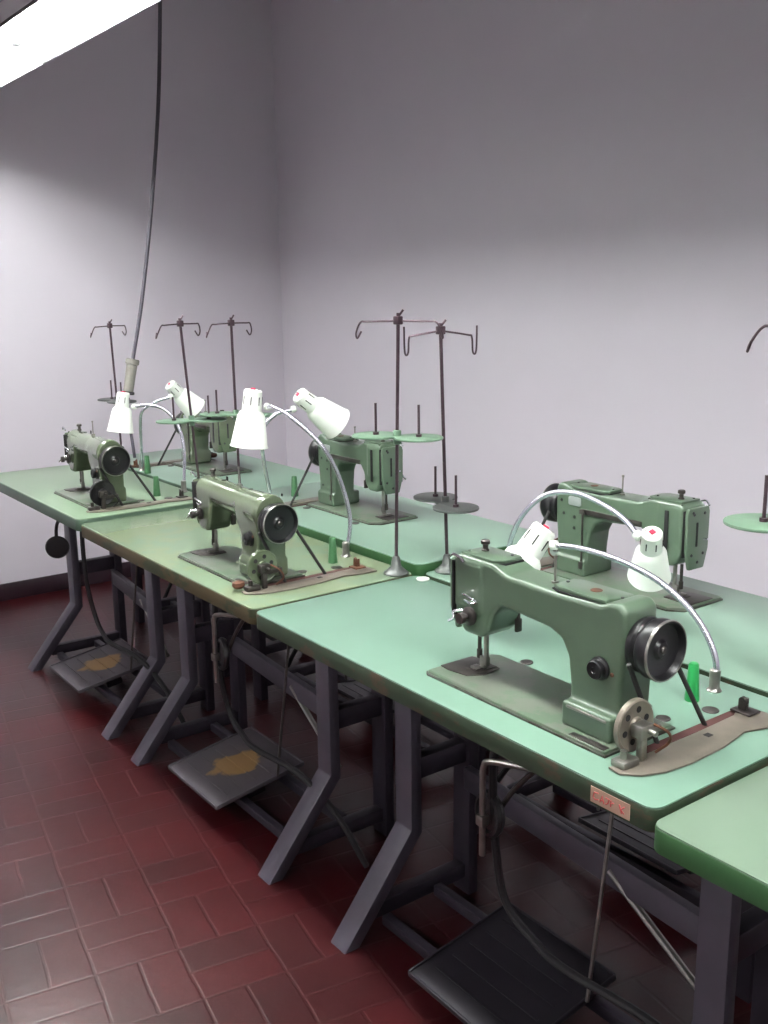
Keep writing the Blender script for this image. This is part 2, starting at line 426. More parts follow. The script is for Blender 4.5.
    for q in range(5):
        aq = math.radians(150+q*18)
        MB().box((mx-.15, my+(mr-.001)*math.cos(aq)-.003, mz+(mr-.001)*math.sin(aq)-.003), (mx-.04, my+(mr-.001)*math.cos(aq)+.003, mz+(mr-.001)*math.sin(aq)+.003), .002).build('cooling_slot', M['slot'], mot)
    MB().lathe([(0, 0), (.036, 0), (.038, .003), (.038, .007), (.030, .012), (.038, .017), (.038, .022), (.032, .024), (.010, .024), (.010, .034), (0, .034)], (mx+.046, my, mz), (1, 0, 0), 28).build('pulley', M['dsteel'], mot)
    MB().box((mx-.30, my-.06, z-.14), (mx-.23, my+.04, z-TH-.001), .006).build('switch_box', M['motor'], t)
    MB().tube([(xc-.05, -.10, z-TH-.002), (xc-.055, -.105, z-.20), (xc-.05, -.10, z-.36), (xc-.04, -.08, z-.49), (xc+.05, -.09, z-.525), (xc+.15, -.10, z-.532), (xc+.36, -.08, z-.535), (xc+.48, -.04, z-.62), (xc+.56, 0, .012)], .009, 8, 8).build('power_cord', M['rubber'], t)
    # knee lifter: bent rod and round pad
    kz = z-TH
    if knee:
        kx, ky = knee
        MB().tube([(kx+.21, ky+.06, kz-.006), (kx+.20, ky+.03, kz-.012), (kx+.17, ky+.01, kz-.014), (kx+.10, ky, kz-.018), (kx+.03, ky, kz-.040), (kx, ky, kz-.080), (kx, ky, kz-.13), (kx+.01, ky, kz-.185)], .0065, 10, 6).build('knee_lifter_rod', M['black'], t)
        MB().lathe([(0, 0), (.034, 0), (.042, .004), (.044, .010), (.040, .016), (.012, .018), (0, .018)], (kx, ky, kz-.142), (1, -.45, 0), 32).build('knee_pad', M['black'], t)
        MB().box((kx+.14, ky-.012, kz-.03), (kx+.165, ky+.04, kz), .004).build('lifter_bracket', M['black'], t)
    else:
        kx, ky = (nx+.06, -hy+.125) if needle else (-.3, -hy+.12)
        MB().tube([(kx+.30, ky+.04, kz-.05), (kx+.12, ky+.02, kz-.095), (kx+.02, ky+.005, kz-.115), (kx+.003, ky, kz-.13), (kx, ky, kz-.17), (kx, ky, kz-.33)], .0068, 10, 6).build('knee_lifter_rod', M['steel'], t)
        MB().box((kx-.011, ky-.011, kz-.262), (kx+.011, ky+.011, kz-.238), .004).build('rod_clamp', M['steel'], t)
        MB().lathe([(0, 0), (.034, 0), (.046, .005), (.050, .014), (.046, .022), (.038, .024), (.034, .016), (.012, .016), (0, .020)], (kx-.005, ky+.04, kz-.25), (-.2, -1, .1), 32).build('knee_pad', M['black'], t)
        MB().tube([(kx, ky+.04, kz-.25), (kx+.06, ky+.045, kz-.16), (kx+.2, ky+.05, kz-.01)], .006, 8, 6).build('pad_arm', M['dsteel'], t)
        MB().box((kx+.24, ky+.01, kz-.07), (kx+.28, ky+.09, kz), .004).build('lifter_bracket', M['black'], t)
    return t

FR = -PI/2      # front row: operator faces +X, right hand towards -Y
BR = PI/2       # back row
FX0, FX1 = 1.147, 1.66
def tl_front(x, y, cx, cy): return (-(y-cy), x-cx)       # world -> local of the front row
def tl_back(x, y, cx, cy): return (y-cy, -(x-cx))
# (name, x0, x1, y0, y1, z, needle, legs)
def put_table(label, x0, x1, y0, y1, z, row, needle, legsY, **kw):
    cx, cy = (x0+x1)/2, (y0+y1)/2
    f = tl_front if row == 'F' else tl_back
    nd = f(needle[0], needle[1], cx, cy) if needle else None
    legs = [f(0, yy, cx, cy)[0] for yy in legsY]
    return table(label, cx, cy, z, FR if row == 'F' else BR, y1-y0, x1-x0, kw.pop('top'), kw.pop('edge'), nd, legs, **kw)
ND = {'T1': (1.315, 1.455), 'T2': (1.317, 2.632), 'T3': (1.335, 3.760), 'B1': (2.013, 1.490), 'B2': (1.933, 2.60), 'B3': (1.94, 3.72)}
TZ = {'T0': .749, 'T1': .760, 'T2': .762, 'T3': .776, 'B1': .763, 'B2': .785, 'B3': .783}
t1 = put_table('aqua-topped sewing table with a paper sticker on its dark green front edge', FX0, FX1, .874, 2.098, TZ['T1'], 'F', ND['T1'], (.902, 1.775), top='top1', edge='edge1')
put_table('yellow-green sewing table whose front edge is chipped down to bare wood', FX0+.002, FX1, 2.104, 3.290, TZ['T2'], 'F', ND['T2'], (2.13, 2.985), ls=.84, top='top2', edge='edge2', wear=True)
put_table('green sewing table near the back wall with a black knee pad hanging below', FX0-.002, FX1, 3.296, 4.40, TZ['T3'], 'F', ND['T3'], (3.235, 4.05), ls=.80, top='top3', edge='edge3', wear=True, knee=(.148, -.20))
put_table('bright-edged green table end with no machine, cut by the picture edge', FX0-.020, FX1, -.35, .868, TZ['T0'], 'F', None, (-.3, .62), top='top0', edge='edge0', slot=False)
put_table('green wall-side table behind the sticker-edged table', 1.676, 2.205, .874, 2.092, TZ['B1'], 'B', ND['B1'], (1.1, 1.98), ls=.95, top='top4', edge='edge1', light_motor=True)
put_table('raised wall-side green table behind the table with the chipped edge', 1.668, 2.195, 2.10, 3.30, TZ['B2'], 'B', ND['B2'], (2.3, 3.2), ls=.84, top='top4', edge='edge0', light_motor=True)
put_table('wall-side green table in the room corner, farthest along the wall row', 1.67, 2.22, 3.306, 4.45, TZ['B3'], 'B', ND['B3'], (3.5, 4.35), ls=.82, top='top4', edge='edge3')

# paper sticker on T1's front edge
def on_t1(x, y): return (-(y-(.874+2.098)/2), x-(FX0+FX1)/2)
sy0 = on_t1(0, 1.00)[0]; sy1 = on_t1(0, .920)[0]; yf = -(FX1-FX0)/2
stk = MB().box((sy0, yf-.001, TZ['T1']-.037), (sy1, yf+.0005, TZ['T1']-.010)).build('sticker', M['sticker'], t1)
stk['label'] = 'pale pink paper sticker with faded red handwriting'
def stroke(pts, r=.0012):
    return MB().tube([(sy0+u*.085, yf-.0014, TZ['T1']-.037+v*.027) for u, v in pts], r, 6)
ink = MB()
for st in ([(.20, .75), (.10, .7), (.07, .4), (.12, .25), (.2, .35)], [(.24, .25), (.29, .7), (.34, .25)], [(.26, .42), (.33, .42)],
           [(.38, .7), (.46, .7), (.43, .4), (.38, .3)], [(.5, .3), (.5, .7), (.57, .6), (.5, .5)], [(.70, .72), (.76, .2)], [(.82, .7), (.74, .45), (.82, .25)]):
    ink.tube([(sy0+u*.085, yf-.0014, TZ['T1']-.037+v*.027) for u, v in st], .0011, 6)
ink.build('handwriting', M['ink'], stk)

# ------------------------------------------------------------------ sewing machines
def body_flat():
    b = MB()
    prof = [(-.030, .238), (-.030, .13), (-.014, .098), (.000, .088), (.048, .088), (.068, .106), (.082, .145), (.104, .168),
            (.232, .160), (.262, .148), (.279, .120), (.286, .07), (.288, .002), (.398, .002), (.402, .10), (.408, .15), (.408, .232), (.395, .244), (.37, .242), (.35, .233), (.25, .230), (.115, .233), (.095, .240), (.08, .246), (-.02, .248)]
    b.prism(prof, 'y', -.042, .042, .009, 3)
    b.box((.288, -.064, .0), (.402, .05, .046), .004)           # base box of the pillar
    b.box((-.031, -.045, .135), (.056, .045, .243), .009)        # head casting
    return voxel_union(b, 'machine_body_flat', .0035, 4)
def body_round():
    b = MB()
    # round arm, thickening to the wheel end
    b.lathe([(0, 0), (.036, 0), (.040, .008), (.040, .10), (.041, .25), (.046, .36), (.050, .42), (.046, .436), (0, .436)], (-.030, 0, .194), (1, 0, -.03), 40)
    b.box((-.030, -.040, .12), (.056, .040, .20), .01)
    b.prism([(-.028, .14), (-.012, .088), (.0, .078), (.044, .078), (.064, .10), (.084, .16), (.08, .2), (-.028, .2)], 'y', -.040, .040, .008)
    b.prism([(.262, .15), (.283, .12), (.29, .07), (.292, .002), (.398, .002), (.402, .10), (.404, .2), (.25, .2)], 'y', -.044, .044, .007)
    b.box((.29, -.054, 0), (.402, .05, .055), .008)
    return voxel_union(b, 'machine_body_round', .0035, 5)
BODY = {'flat': body_flat(), 'round': body_round()}

def screw(parent, p, d, r=.0045, m='black'):
    return MB().cyl(p, Vector(p)+Vector(d).normalized()*.003, r, n=12, bev=.001).build('screw', M[m], parent)

def make_machine(label, kind, paint, winder, back_fittings=False):
    t = empty('sewing_machine'); tag(t, label, 'sewing machine', 'industrial sewing machines on the tables')
    me = BODY[kind]
    me = me.copy(); me.materials.append(M[paint])
    bo = bpy.data.objects.new('body', me); COL.objects.link(bo); bo.parent = t; bo.location = (0, 0, .008)
    # bed
    out = [(-.061, -.086), (-.052, -.092), (.415, -.092), (.415, .086), (-.03, .086), (-.061, .06)]
    bed = MB().prism(out, 'z', .0, .009, .0025).build('bed', M['bed'], t)
    MB().prism([(-.065, -.088), (-.053, -.096), (.419, -.096), (.419, .091), (-.031, .091), (-.066, .063)], 'z', 0.0002, .004).build('bed_rim', M['bed_edge'], bed)
    MB().prism([(-.058, -.055), (-.030, -.058), (.016, -.05), (.036, -.02), (.03, .028), (-.028, .034), (-.058, .03)], 'z', .0088, .0112, .0006).build('slide_plate', M['dsteel'], bed)
    nplt = MB().prism([(-.014, -.024), (.022, -.024), (.022, .028), (-.014, .028)], 'z', .0108, .0128, .0006).build('needle_plate', M['dsteel'], bed)
    MB().box((-.005, -.02, .0125), (.005, .014, .0140), .0005).build('feed_dog', M['steel'], nplt)
    # face plate on the head end
    zt = .252 if kind == 'flat' else .236
    MB().prism([(-.040, zt-.004), (-.040, .16), (.036, .16), (.040, zt-.004)] if False else [(-.043, zt-.02), (-.038, zt-.006), (.038, zt-.006), (.043, zt-.02), (.042, .14), (.028, .092), (-.028, .092), (-.042, .14)],
               'x', -.045, -.034, .004).build('face_plate', M[paint], t)
    MB().box((-.0345, -.0462, .125), (-.0318, .0462, zt-.012), .001).build('face_gap', M['slot'], t)
    for sy, sz in ((-.02, .23), (.02, .23), (0, .11)): screw(t, (-.0445, sy, sz), (-1, 0, 0), .004)
    MB().box((-.0475, .004, .15), (-.0445, .010, .21), .001).build('thread_lever_slot', M['slot'], t)
    MB().tube([(-.040, -.044, .244), (-.028, -.047, .254), (-.01, -.046, .250), (.004, -.047, .244)], .0028, 8, 4).build('thread_guide', M['chrome'], t)
    MB().tube([(-.046, -.02, .165), (-.056, -.022, .166)], .003, 8).build('take_up_lever', M['chrome'], t)
    # tension unit
    tu = MB().lathe([(0, 0), (.017, 0), (.019, .002), (.013, .005), (.019, .008), (.017, .010), (.006, .012), (.006, .02), (.011, .022), (.011, .032), (0, .034)], (.022, -.044, .137), (0, -1, 0), 24).build('tension_discs', M['dsteel'], t)
    MB().tube([(.002, -.050, .176), (.018, -.060, .184), (.038, -.056, .178), (.044, -.049, .172), (.030, -.052, .166), (.010, -.05, .168)], .0026, 8, 5).build('check_spring', M['chrome'], t)
    MB().tube([(.004, -.05, .146), (-.008, -.064, .142), (.004, -.074, .134), (-.006, -.078, .126)], .003, 8, 4).build('tension_wire', M['chrome'], t)
    # bars and foot
    nb = MB().cyl((0, 0, .05), (0, 0, .095), .0042, n=14).cyl((0, 0, .032), (0, 0, .052), .006, n=14, bev=.001).build('needle_bar', M['dsteel'], t)
    MB().cyl((0, 0, .0135), (0, 0, .034), .0009, n=8).build('sewing_needle', M['chrome'], nb)
    pb = MB().cyl((.020, 0, .03), (.020, 0, .095), .0055, n=14).build('presser_bar', M['steel'], t)
    MB().box((.006, -.006, .022), (.026, .006, .04), .002).box((-.006, -.020, .0135), (.012, -.003, .018), .001).box((-.006, .003, .0135), (.012, .012, .018), .001).box((.008, -.006, .0145), (.02, .006, .026), .002).build('presser_foot', M['steel'], pb)
    MB().box((.070, .028, .100), (.078, .044, .128), .003).cyl((.074, .036, .12), (.074, .036, .160), .004).build('presser_lifter', M['dsteel'], t)
    # top plates
    zt2 = .2605
    if kind == 'flat':
        MB().prism([(-.02, -.034), (.075, -.034), (.088, -.015), (.088, .03), (.075, .037), (-.02, .037)], 'z', .2525, .2595, .002).build('head_cover', M[paint], t)
        MB().prism([(-.022, -.036), (.077, -.036), (.091, -.016), (.091, .032), (.077, .039), (-.022, .039)], 'z', .2495, .2532).build('cover_gasket', M['slot'], t)  # dark sheet painted as the shaded gap under the head cover
        MB().prism([(0.227, -.026), (0.247, -.034), (0.357, -.034), (.352, -.02), (0.374, .025), (0.357, .036), (0.247, .036), (0.227, .025)], 'z', .2400, .2485, .003).build('arm_cover', M[paint], t)
        MB().prism([(0.225, -.028), (0.246, -.036), (0.358, -.036), (0.377, -.021), (0.377, .027), (0.358, .038), (0.246, .038), (0.225, .027)], 'z', .2365, .2406).build('cover_gasket', M['slot'], t)  # same dark sheet for the shaded gap under the arm cover
        MB().cyl((.305, .0, .2483), (.305, .0, .2498), .011, n=20, bev=.001).build('oil_plug', M['rust'], t)
        for sx, sy, sz in ((.237, 0, .248), (.364, 0, .248), (-.01, -.02, .259), (.07, .02, .259)): screw(t, (sx, sy, sz), (0, 0, 1), .0035)
        kz = .259
    else:
        for sx in (.09, .27): screw(t, (sx, .004, .2372-(.003 if sx > .2 else 0)), (0, 0, 1), .007)
        kz = .240
    MB().lathe([(0, 0), (.008, 0), (.008, .004), (.0055, .006), (.0055, .014), (.0095, .016), (.0095, .022), (.007, .024), (0, .024)], (.008, .006, kz-.001), (0, 0, 1), 20).build('pressure_screw', M['dsteel'], t)
    MB().cyl((.205, .0, .236), (.205, .0, .243), .007, n=14).cyl((.205, 0, .242), (.205, 0, .286), .0022, n=8).cyl((.205, 0, .286), (.205, 0, .291), .0035, n=8).build('thread_pin', M['steel'], t)
    # stitch dial
    dl = MB().lathe([(0, 0), (.021, 0), (.021, .004), (.017, .006), (.017, .016), (.015, .018), (.006, .018), (.005, .016), (0, .016)], (.358, -.044, .130 if kind == 'flat' else .118), (0, -1, 0), 28).build('stitch_dial', M['black'], t)
    dl['label'] = 'round black stitch dial'
    # hand wheel: broad drum and dished front
    wz = .180 if kind == 'flat' else .168
    wl = MB().lathe([(0, .0), (.042, 0), (.047, .003), (.049, .008), (.049, .014), (.046, .017), (.046, .021), (.049, .024), (.051, .028), (.053, .033), (.053, .050), (.0515, .053),
                     (.0495, .053), (.047, .048), (.045, .042), (.027, .039), (.018, .040), (.013, .045), (.0, .046)], (.408, 0, wz), (1, 0, 0), 48).build('hand_wheel', M['black'], t)
    rim = MB().lathe([(.0508, .0525), (.0520, .0525), (.0531, .0512), (.0531, .0495), (.0537, .0495), (.0537, .0518), (.0524, .0538), (.0508, .0538), (.0508, .0525)], (.408, 0, wz), (1, 0, 0), 48).build('wheel_rim', M['steel'], wl)
    MB().cyl((.452, 0, wz), (.457, 0, wz), .007, n=16, bev=.002).build('wheel_screw', M['dsteel'], wl)
    # belt: two straight runs down through the table
    MB().tube([(.424, -.050, wz-.022), (.436, .030, -.02)], .0045, 8).build('drive_belt', M['belt'], t)
    MB().tube([(.424, .052, wz-.012), (.442, .158, -.02)], .0045, 8).build('drive_belt', M['belt'], t)
    # base plate of the bobbin winder
    bpz = MB().prism([(.448, -.120), (.474, -.124), (.500, -.100), (.516, -.06), (.523, 0), (.520, .09), (.506, .17), (.520, .215), (.524, .27), (.438, .27), (.438, .248), (.453, .215), (.456, .1), (.456, -.1)], 'z', .0012, .005, .0012).build('winder_base', M['plate'], t)
    MB().box((.470, .10, .005), (.482, .114, .0056)).build('base_slot', M['slot'], bpz)
    MB().box((.436, .226, .005), (.478, .262, .009), .002).cyl((.456, .248, .009), (.456, .248, .03), .004).lathe([(0, 0), (.009, 0), (.009, .006), (.004, .008), (0, .009)], (.456, .236, .026), (.2, 1, .3), 14).box((.446, .236, .009), (.462, .244, .03), .002).build('belt_guard_bracket', M['rust'] if winder == 'round_rust' else M['dsteel'], t)
    # winder wheel with six holes
    wm = {'steel': 'plate', 'black': 'black', 'round_rust': paint}[winder]
    wx, wy, wzz = .446, -.054, .058
    wb = bmesh.new(); n_out = 48; R_ = .046
    wd = MB()
    wd.lathe([(0, 0), (R_-.004, 0), (R_, .003), (R_, .011), (R_-.003, .013), (R_-.006, .011), (.016, .011), (.014, .017), (0, .017)], (wx-.010, wy, wzz), (1, 0, 0), 48)
    ww = wd.build('winder_wheel', M[wm], t)
    for q in range(6):
        aq = 2*PI*q/6+.3
        MB().cyl((wx+.0005, wy+.028*math.cos(aq), wzz+.028*math.sin(aq)), (wx+.0018, wy+.028*math.cos(aq), wzz+.028*math.sin(aq)), .0058, n=14).build('wheel_hole', M['slot'], ww)
    br = MB().cyl((wx+.005, wy, wzz), (wx+.045, wy, wzz), .005, n=12, bev=.001).box((wx+.006, wy-.02, wzz-.012), (wx+.03, wy+.012, wzz+.012), .004)
    br.box((wx+.012, wy-.012, .004), (wx+.026, wy+.002, wzz), .003).box((wx+.006, wy+.0, wzz-.02), (wx+.014, wy+.055, wzz-.008), .003)
    br.box((wx+.0, wy-.06, .004), (wx+.03, wy-.02, .018), .004).cyl((wx+.015, wy-.045, .01), (wx+.015, wy-.045, .032), .006)
    br.build('winder_bracket', M['steel'] if winder == 'steel' else M['dsteel'], t)
    MB().tube([(wx+.03, wy+.01, wzz+.01), (wx+.045, wy+.03, wzz-.005), (wx+.036, wy+.045, wzz-.03), (wx+.02, wy+.03, .008)], .0025, 8, 5).build('winder_lever', M['rust'] if winder != 'black' else M['black'], t)
    if winder == 'round_rust':
        MB().lathe([(0, 0), (.012, .002), (.018, .010), (.016, .018), (.006, .022), (0, .022)], (wx-.02, -.118, .006), (0, 0, 1), 18).build('winder_weight', M['rust'], t)
    # pillar foot trim
    MB().box((.300, -.0665, .044), (.392, -.056, .049), .002).build('access_lip', M['steel'] if kind == 'flat' else M[paint], t)
    MB().box((.33, -.089, .0085), (.41, -.074, .0105), .0008).build('serial_strip', M['dsteel'], bed)
    screw(t, (.392, -.052, .13), (0, -1, 0), .004, 'rust')
    # fittings on the rear face
    yb = .0425
    MB().prism(rrect(.312, .196, .358, .220, .006), 'y', yb-.001, yb+.0025, .0008).build('badge', M['badge'], t)
    MB().tube([(.300, yb+.006, .185), (.300, yb+.006, .04)], .0028, 8).box((.294, yb, .03), (.306, yb+.012, .05), .002).box((.292, yb, .178), (.310, yb+.01, .192), .002).build('lifting_rod', M['dsteel'], t)
    MB().box((.1, yb-.003, .178), (.30, yb+.004, .192), .002).build('lifting_lever', M['dsteel'], t)
    MB().box((.012, .0455, .13), (.024, .0485, .235), .002).build('rear_slot', M['slot'], t)
    for sx, sz in ((.385, .205), (.375, .17), (.335, .165), (.37, .075), (.335, .135), (.385, .23)): screw(t, (sx, yb, sz), (0, 1, 0), .0045)
    for sy, sz in ((.03, .235), (.03, .13), (-.025, .13)): screw(t, (-.0445, sy*.8, sz), (-1, 0, 0), .004)
    return t

mk = {}
mk['T1'] = make_machine('large flat-topped green sewing machine with black wheel, on the table with the sticker', 'flat', 'paint1', 'steel')
mk['T2'] = make_machine('round-armed green sewing machine on the yellow-green table with the chipped edge', 'round', 'paint2', 'round_rust')
mk['T3'] = make_machine('small green sewing machine with black wheel and black bobbin winder, above the hanging knee pad', 'round', 'paint2', 'black')
mk['B1'] = copy_tree(mk['T1']); tag(mk['B1'], 'green sewing machine seen from behind with an oval badge and black screws on its pillar')
mk['B2'] = copy_tree(mk['T1']); tag(mk['B2'], 'green sewing machine seen from behind, below the green thread stand plate')
mk['B3'] = copy_tree(mk['T2']); tag(mk['B3'], 'green sewing machine seen from behind in the room corner beside the dangling cord')
for k_, o in mk.items():
    o.location = (ND[k_][0], ND[k_][1], TZ[k_]); o.rotation_euler = (0, 0, FR if k_[0] == 'T' else BR)
    o.scale = ({'T1': 1., 'T2': .86, 'T3': .80, 'B1': .95, 'B2': .84, 'B3': .82}[k_], 1, 1)

# ------------------------------------------------------------------ head rest pegs
def make_peg(m):
    return MB().lathe([(0, 0), (.0135, 0), (.014, .003), (.011, .05), (.0095, .072), (.008, .075), (0, .076)], (0, 0, 0), (0, 0, 1), 20).build('head_rest_peg', M[m])
pegs = [('peg_bright', (1.536, 1.098, TZ['T1']), 'bright emerald green peg standing behind the large wheel of the nearest machine'),
        ('peg_dull', (1.547, 2.342, TZ['T2']), 'dull green peg standing on the chipped-edge table by the lamp foot'),
        ('peg_dull', (1.527, 3.50, TZ['T3']), 'dull green peg beside the machine with the black bobbin winder'),
        ('peg_dull', (1.90, 3.12, TZ['B2']), 'dull green peg on the raised wall-side table, behind the round-armed machine'),
        ('peg_dull', (1.68, 3.93, TZ['B3']), 'dull green peg on the corner table near the hanging cord')]
for m, p, lb in pegs:
    o = make_peg(m); o.location = p; tag(o, lb, 'peg', 'green head rest pegs on the tables')
# pale cap lying by the grey stand's foot
wc = MB().lathe([(0, 0), (.016, 0), (.018, .002), (.018, .005), (.015, .006), (0, .006)], (0, 0, 0), (0, 0, 1), 20).build('plastic_cap', M['shade'])
wc.location = (1.640, 2.045, TZ['T1']); tag(wc, 'small white round cap lying beside the foot of the grey thread stand', 'cap')

# ------------------------------------------------------------------ thread stands
def make_stand(label, base, top, plate_z, mplate, plate_ang, arm_ang, pole='rod', drop='down', sp=.063, arm=.115, R_=.065):
    """base and top world points; plate and arms at their own turn"""
    t = empty('thread_stand', base); tag(t, label, 'thread stand', 'thread stands on the tables')
    b = Vector((0, 0, 0)); tp = Vector(top)-Vector(base); H = tp.z
    def on(z): return tp*(z/H)
    MB().tube([b+Vector((0, 0, .01)), tp+tp.normalized()*.02], .0048, 10).build('pole', M[pole], t)
    MB().lathe([(0, 0), (.034, 0), (.035, .004), (.028, .009), (.015, .022), (.011, .045), (.008, .05), (0, .05)], (0, 0, 0), (0, 0, 1), 24).build('foot', M['stand_grey'], t)
    pz = plate_z-base[2]; c = on(pz); d = Vector((math.cos(plate_ang), math.sin(plate_ang), 0)); e = Vector((-d.y, d.x, 0))
    # two discs joined by a waist
    pl = MB()
    pts = []
    for k in range(0, 25):
        a = math.radians(-155+310*k/24); pts.append((sp+R_*math.cos(a), R_*math.sin(a)))
    for k in range(0, 25):
        a = math.radians(25+310*k/24); pts.append((-sp+R_*math.cos(a), R_*math.sin(a)))
    pl.prism(pts, 'z', -.003, .003, .0012, 2)
    po = pl.build('spool_plate', M[mplate], t); po.location = c; po.rotation_euler = (0, 0, plate_ang)
    for s in (-1, 1):
        MB().cyl((s*sp, 0, .003), (s*sp, 0, .088), .0035, n=10).cyl((s*sp, 0, .003), (s*sp, 0, .01), .008, n=12).build('spool_pin', M['rod'], po)
    MB().cyl((0, 0, -.02), (0, 0, .018), .011, n=16, bev=.002).build('collar', M[mplate], po)
    # hooked guide arms
    g = Vector((math.cos(arm_ang), math.sin(arm_ang), 0)); h = Vector((-g.y, g.x, 0))
    MB().box(tp-Vector((.010, .010, .010)), tp+Vector((.010, .010, .012)), .003).tube([tp+Vector((0, 0, .01)), tp+g*.014+Vector((0, 0, .028))], .003, 8).build('arm_clamp', M['rod'], t)
    for s in (-1, 1):
        if drop == 'down':
            pts = [tp, tp+g*s*arm*.7+Vector((0, 0, -.002)), tp+g*s*arm*.88+Vector((0, 0, -.004)), tp+g*s*arm+h*.006+Vector((0, 0, -.030)), tp+g*s*arm+h*.016+Vector((0, 0, -.046)), tp+g*s*(arm-.01)+h*.022+Vector((0, 0, -.028))]
        else:
            pts = [tp, tp+g*s*arm*.8+Vector((0, 0, -.012)), tp+g*s*arm*.93+Vector((0, 0, -.018)), tp+g*s*arm*.96+Vector((0, 0, -.055)), tp+g*s*arm*1.03+Vector((0, 0, -.062)), tp+g*s*arm*1.07+Vector((0, 0, -.045)), tp+g*s*arm*1.08+Vector((0, 0, .012))]
        MB().tube(pts, .0026, 8, 6).build('thread_guide', M['rod'], t)
    return t
A_ = math.radians
make_stand('green thread stand with two-lobed plate, its foot on the chipped-edge table', (1.618, 2.135, TZ['T2']), (1.625, 2.124, 1.448), 1.143, 'stand_green', A_(-62), A_(-50))
make_stand('dark thread stand with low grey discs, rooted in the gap between the tables', (1.739, 2.06, TZ['B1']), (1.728, 2.075, 1.420), .958, 'stand_grey', A_(-108), A_(-30), drop='loop', sp=.074, arm=.09, R_=.062)
make_stand('thread stand cut by the picture edge, showing one green disc and a hook', (1.62, .925, TZ['T1']), (1.62, .925, 1.462), 1.110, 'stand_green', A_(97), A_(92), sp=.095, arm=.145, R_=.07)
make_stand('leaning thread stand rising behind the machine with the black winder', (1.634, 3.35, TZ['T3']), (1.59, 3.35, 1.414), 1.068, 'stand_green', A_(-20), A_(20), sp=.063, arm=.105)
make_stand('thin thread stand rising between the two white lamps of the middle tables', (1.739, 3.24, TZ['B2']), (1.739, 3.25, 1.414), 1.088, 'stand_green', A_(125), A_(15), sp=.075, arm=.105)
make_stand('thread stand closest to the back wall, beside the dangling cord', (1.762, 4.40, TZ['B3']), (1.755, 4.42, 1.376), 1.042, 'stand_grey', A_(-92), A_(20), sp=.063, arm=.10)

# ------------------------------------------------------------------ lamps
def make_lamp(label, neck, cap, axis, scale=1., sub=None):
    """neck: world points from the table foot to the shade; cap: world centre of the closed end; axis: where the shade opens"""
    base = Vector(neck[0]); t = empty('desk_lamp', base); tag(t, label, 'lamp', 'white gooseneck lamps')
    N_ = [Vector(p)-base for p in neck]
    MB().lathe([(0, 0), (.014, 0), (.015, .002), (.012, .005), (.0105, .008), (.0105, .042), (.008, .045), (0, .045)], (0, 0, 0), (0, 0, 1), 20).build('base_socket', M['steel'], t)
    MB().tube(N_, .0062, 12, 14, ribs=1).build('gooseneck', M['neck'], t)
    s = scale
    mt = axis_mtx(Vector(cap)-base, axis)
    sh = MB().lathe([(0, -.002*s), (.022*s, -.002*s), (.0265*s, .003*s), (.029*s, .060*s), (.035*s, .066*s), (.040*s, .074*s), (.0535*s, .160*s), (.056*s, .163*s), (.055*s, .165*s), (.0515*s, .162*s), (.037*s, .077*s), (.030*s, .070*s), (0, .068*s)], (0, 0, 0), (0, 0, 1), 44).build('lamp_shade', M['shade'], t)
    sh.matrix_local = mt
    for k in range(7):
        a = 2*PI*k/7+.3
        q = Matrix.Rotation(a, 4, 'Z')
        MB().box((.0262*s, -.0014*s, .018*s), (.0288*s, .0014*s, .042*s), .0004, mtx=q).build('vent_slot', M['slot'], sh)
    for k in range(8):
        a = 2*PI*k/8+.2
        if k in (1, 5): continue
        MB().cyl((.0175*s*math.cos(a), .0175*s*math.sin(a), -.0026*s), (.0175*s*math.cos(a), .0175*s*math.sin(a), -.001*s), .0018*s, n=8).build('vent_hole', M['slot'], sh)
    MB().box((-.0065*s, -.0065*s, -.0065*s), (.0065*s, .0065*s, -.001*s), .001).build('switch_button', M['red'], sh)
    # joint from neck end to cap
    MB().lathe([(0, 0), (.011, 0), (.011, .012), (.008, .016), (0, .016)], N_[-1]-(N_[-1]-N_[-2]).normalized()*.006, N_[-1]-N_[-2], 16).build('swivel_joint', M['shade'], t)
    return t
def V(*a): return Vector(a)
make_lamp('white gooseneck lamp whose neck arches over the nearest machine',
          [(1.608, 1.10, TZ['T1']), (1.610, 1.10, .815), (1.612, 1.13, .870), (1.606, 1.18, .920), (1.602, 1.26, .957), (1.594, 1.36, .977), (1.587, 1.44, .981), (1.568, 1.495, .980)],
          (1.574, 1.53, 1.010), V(-.46, .22, -.70), 1.08)
make_lamp('white gooseneck lamp with a red switch on its cap, in front of the badge machine',
          [(1.718, 1.80, TZ['B1']), (1.708, 1.79, .87), (1.702, 1.74, .975), (1.725, 1.68, 1.040), (1.743, 1.60, 1.056), (1.757, 1.52, 1.037), (1.757, 1.46, 1.014), (1.748, 1.415, .988)],
          (1.760, 1.385, .998), V(.38, .32, -.76), .88)
make_lamp('white gooseneck lamp hanging straight down above the round-armed machine',
          [(1.614, 2.373, TZ['T2']), (1.631, 2.373, .869), (1.610, 2.39, .990), (1.570, 2.42, 1.090), (1.520, 2.49, 1.165), (1.50, 2.56, 1.193), (1.50, 2.60, 1.192)],
          (1.476, 2.64, 1.240), V(-.10, .03, -.9), 1.03)
make_lamp('tilted white gooseneck lamp above the raised wall-side table',
          [(1.714, 2.95, TZ['B2']), (1.690, 2.94, .870), (1.640, 2.88, .970), (1.609, 2.831, 1.080), (1.648, 2.812, 1.135), (1.705, 2.793, 1.150)],
          (1.716, 2.774, 1.198), V(.78, -.1, -.60), 1.05)
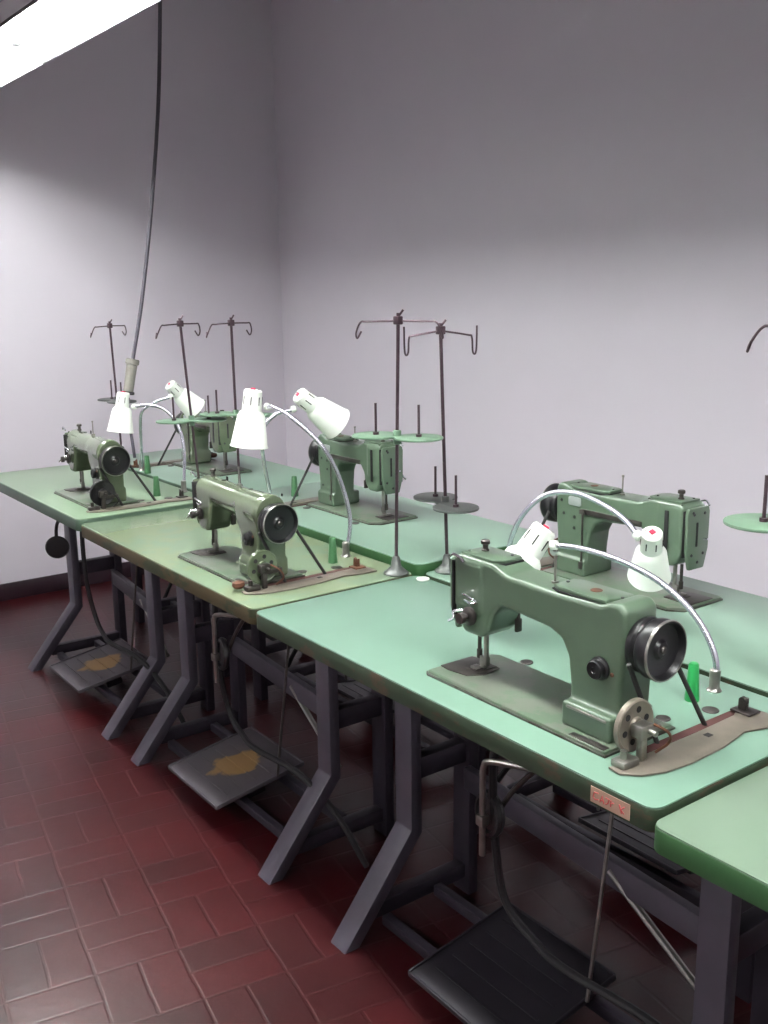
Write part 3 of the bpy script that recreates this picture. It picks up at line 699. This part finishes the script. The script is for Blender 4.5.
make_lamp('white gooseneck lamp directly under the dangling cord plug',
          [(1.638, 3.50, TZ['T3']), (1.657, 3.52, .934), (1.652, 3.55, 1.027), (1.625, 3.60, 1.083), (1.587, 3.65, 1.100), (1.545, 3.70, 1.094)],
          (1.512, 3.72, 1.148), V(-.14, 0, -.9), .92)
make_lamp('white gooseneck lamp tilted towards the wall in the room corner',
          [(1.688, 4.01, TZ['B3']), (1.680, 3.98, .880), (1.640, 3.88, .990), (1.622, 3.809, 1.060), (1.675, 3.80, 1.093), (1.735, 3.781, 1.111)],
          (1.734, 3.781, 1.160), V(.72, 0, -.72), .92)

# ------------------------------------------------------------------ dangling power cable
cb = empty('power_cable', (2.03, 4.3, ZC)); tag(cb, 'long grey power cable hanging from the ceiling with a wrapped grey plug', 'cable')
def rel(p): return Vector(p)-Vector((2.03, 4.3, ZC))
MB().tube([rel((2.055, 4.3, ZC-.002)), rel((2.045, 4.3, 2.95)), rel((2.03, 4.3, 2.70)), rel((1.995, 4.3, 2.30)), rel((1.930, 4.3, 1.85)), rel((1.862, 4.3, 1.48)), rel((1.799, 4.3, 1.215))], .0085, 10, 8).build('cord', M['cord'], cb)
MB().cyl(rel((1.803, 4.3, 1.232)), rel((1.797, 4.3, 1.208)), .030, n=20, bev=.004).cyl(rel((1.797, 4.3, 1.208)), rel((1.771, 4.3, 1.088)), .024, .022, n=20, bev=.003).build('plug_sleeve', M['sleeve'], cb)
MB().cyl(rel((1.772, 4.3, 1.090)), rel((1.770, 4.3, 1.076)), .027, n=20, bev=.003).build('plug_collar', M['black'], cb)
MB().tube([rel((1.770, 4.3, 1.078)), rel((1.765, 4.3, .98)), rel((1.775, 4.3, .86)), rel((1.78, 4.30, TZ['B3']+.008))], .007, 10, 6).build('lower_cord', M['cord'], cb)
MB().cyl((.025, 0, -.012), (.025, 0, 0), .05, n=24, bev=.003).build('ceiling_rose', M['housing'], cb)

# ------------------------------------------------------------------ camera and world
cam = bpy.data.cameras.new('camera'); co = bpy.data.objects.new('camera', cam); COL.objects.link(co)
cam.sensor_fit = 'VERTICAL'; cam.sensor_height = 24; cam.lens = 1009/1024*24; cam.clip_start = .05
R = ((0.80214591, -0.14146317, 0.58012939), (-0.59698444, -0.1686792, 0.78431939), (-0.01309655, -0.97546681, -0.21975664))
m4 = Matrix([(R[i][0], -R[i][1], -R[i][2], 0) for i in range(3)]+[(0, 0, 0, 1)]); m4.translation = (0, 0, 1.54)
co.matrix_world = m4; C.camera = co
w = bpy.data.worlds.new('world'); C.world = w; w.use_nodes = True
w.node_tree.nodes['Background'].inputs[0].default_value = (.5, .5, .55, 1); w.node_tree.nodes['Background'].inputs[1].default_value = .1
vs = C.view_settings
vs.view_transform = 'Standard'; vs.look = 'None'; vs.gamma = 1; vs.exposure = 1.0; vs.use_curve_mapping = False
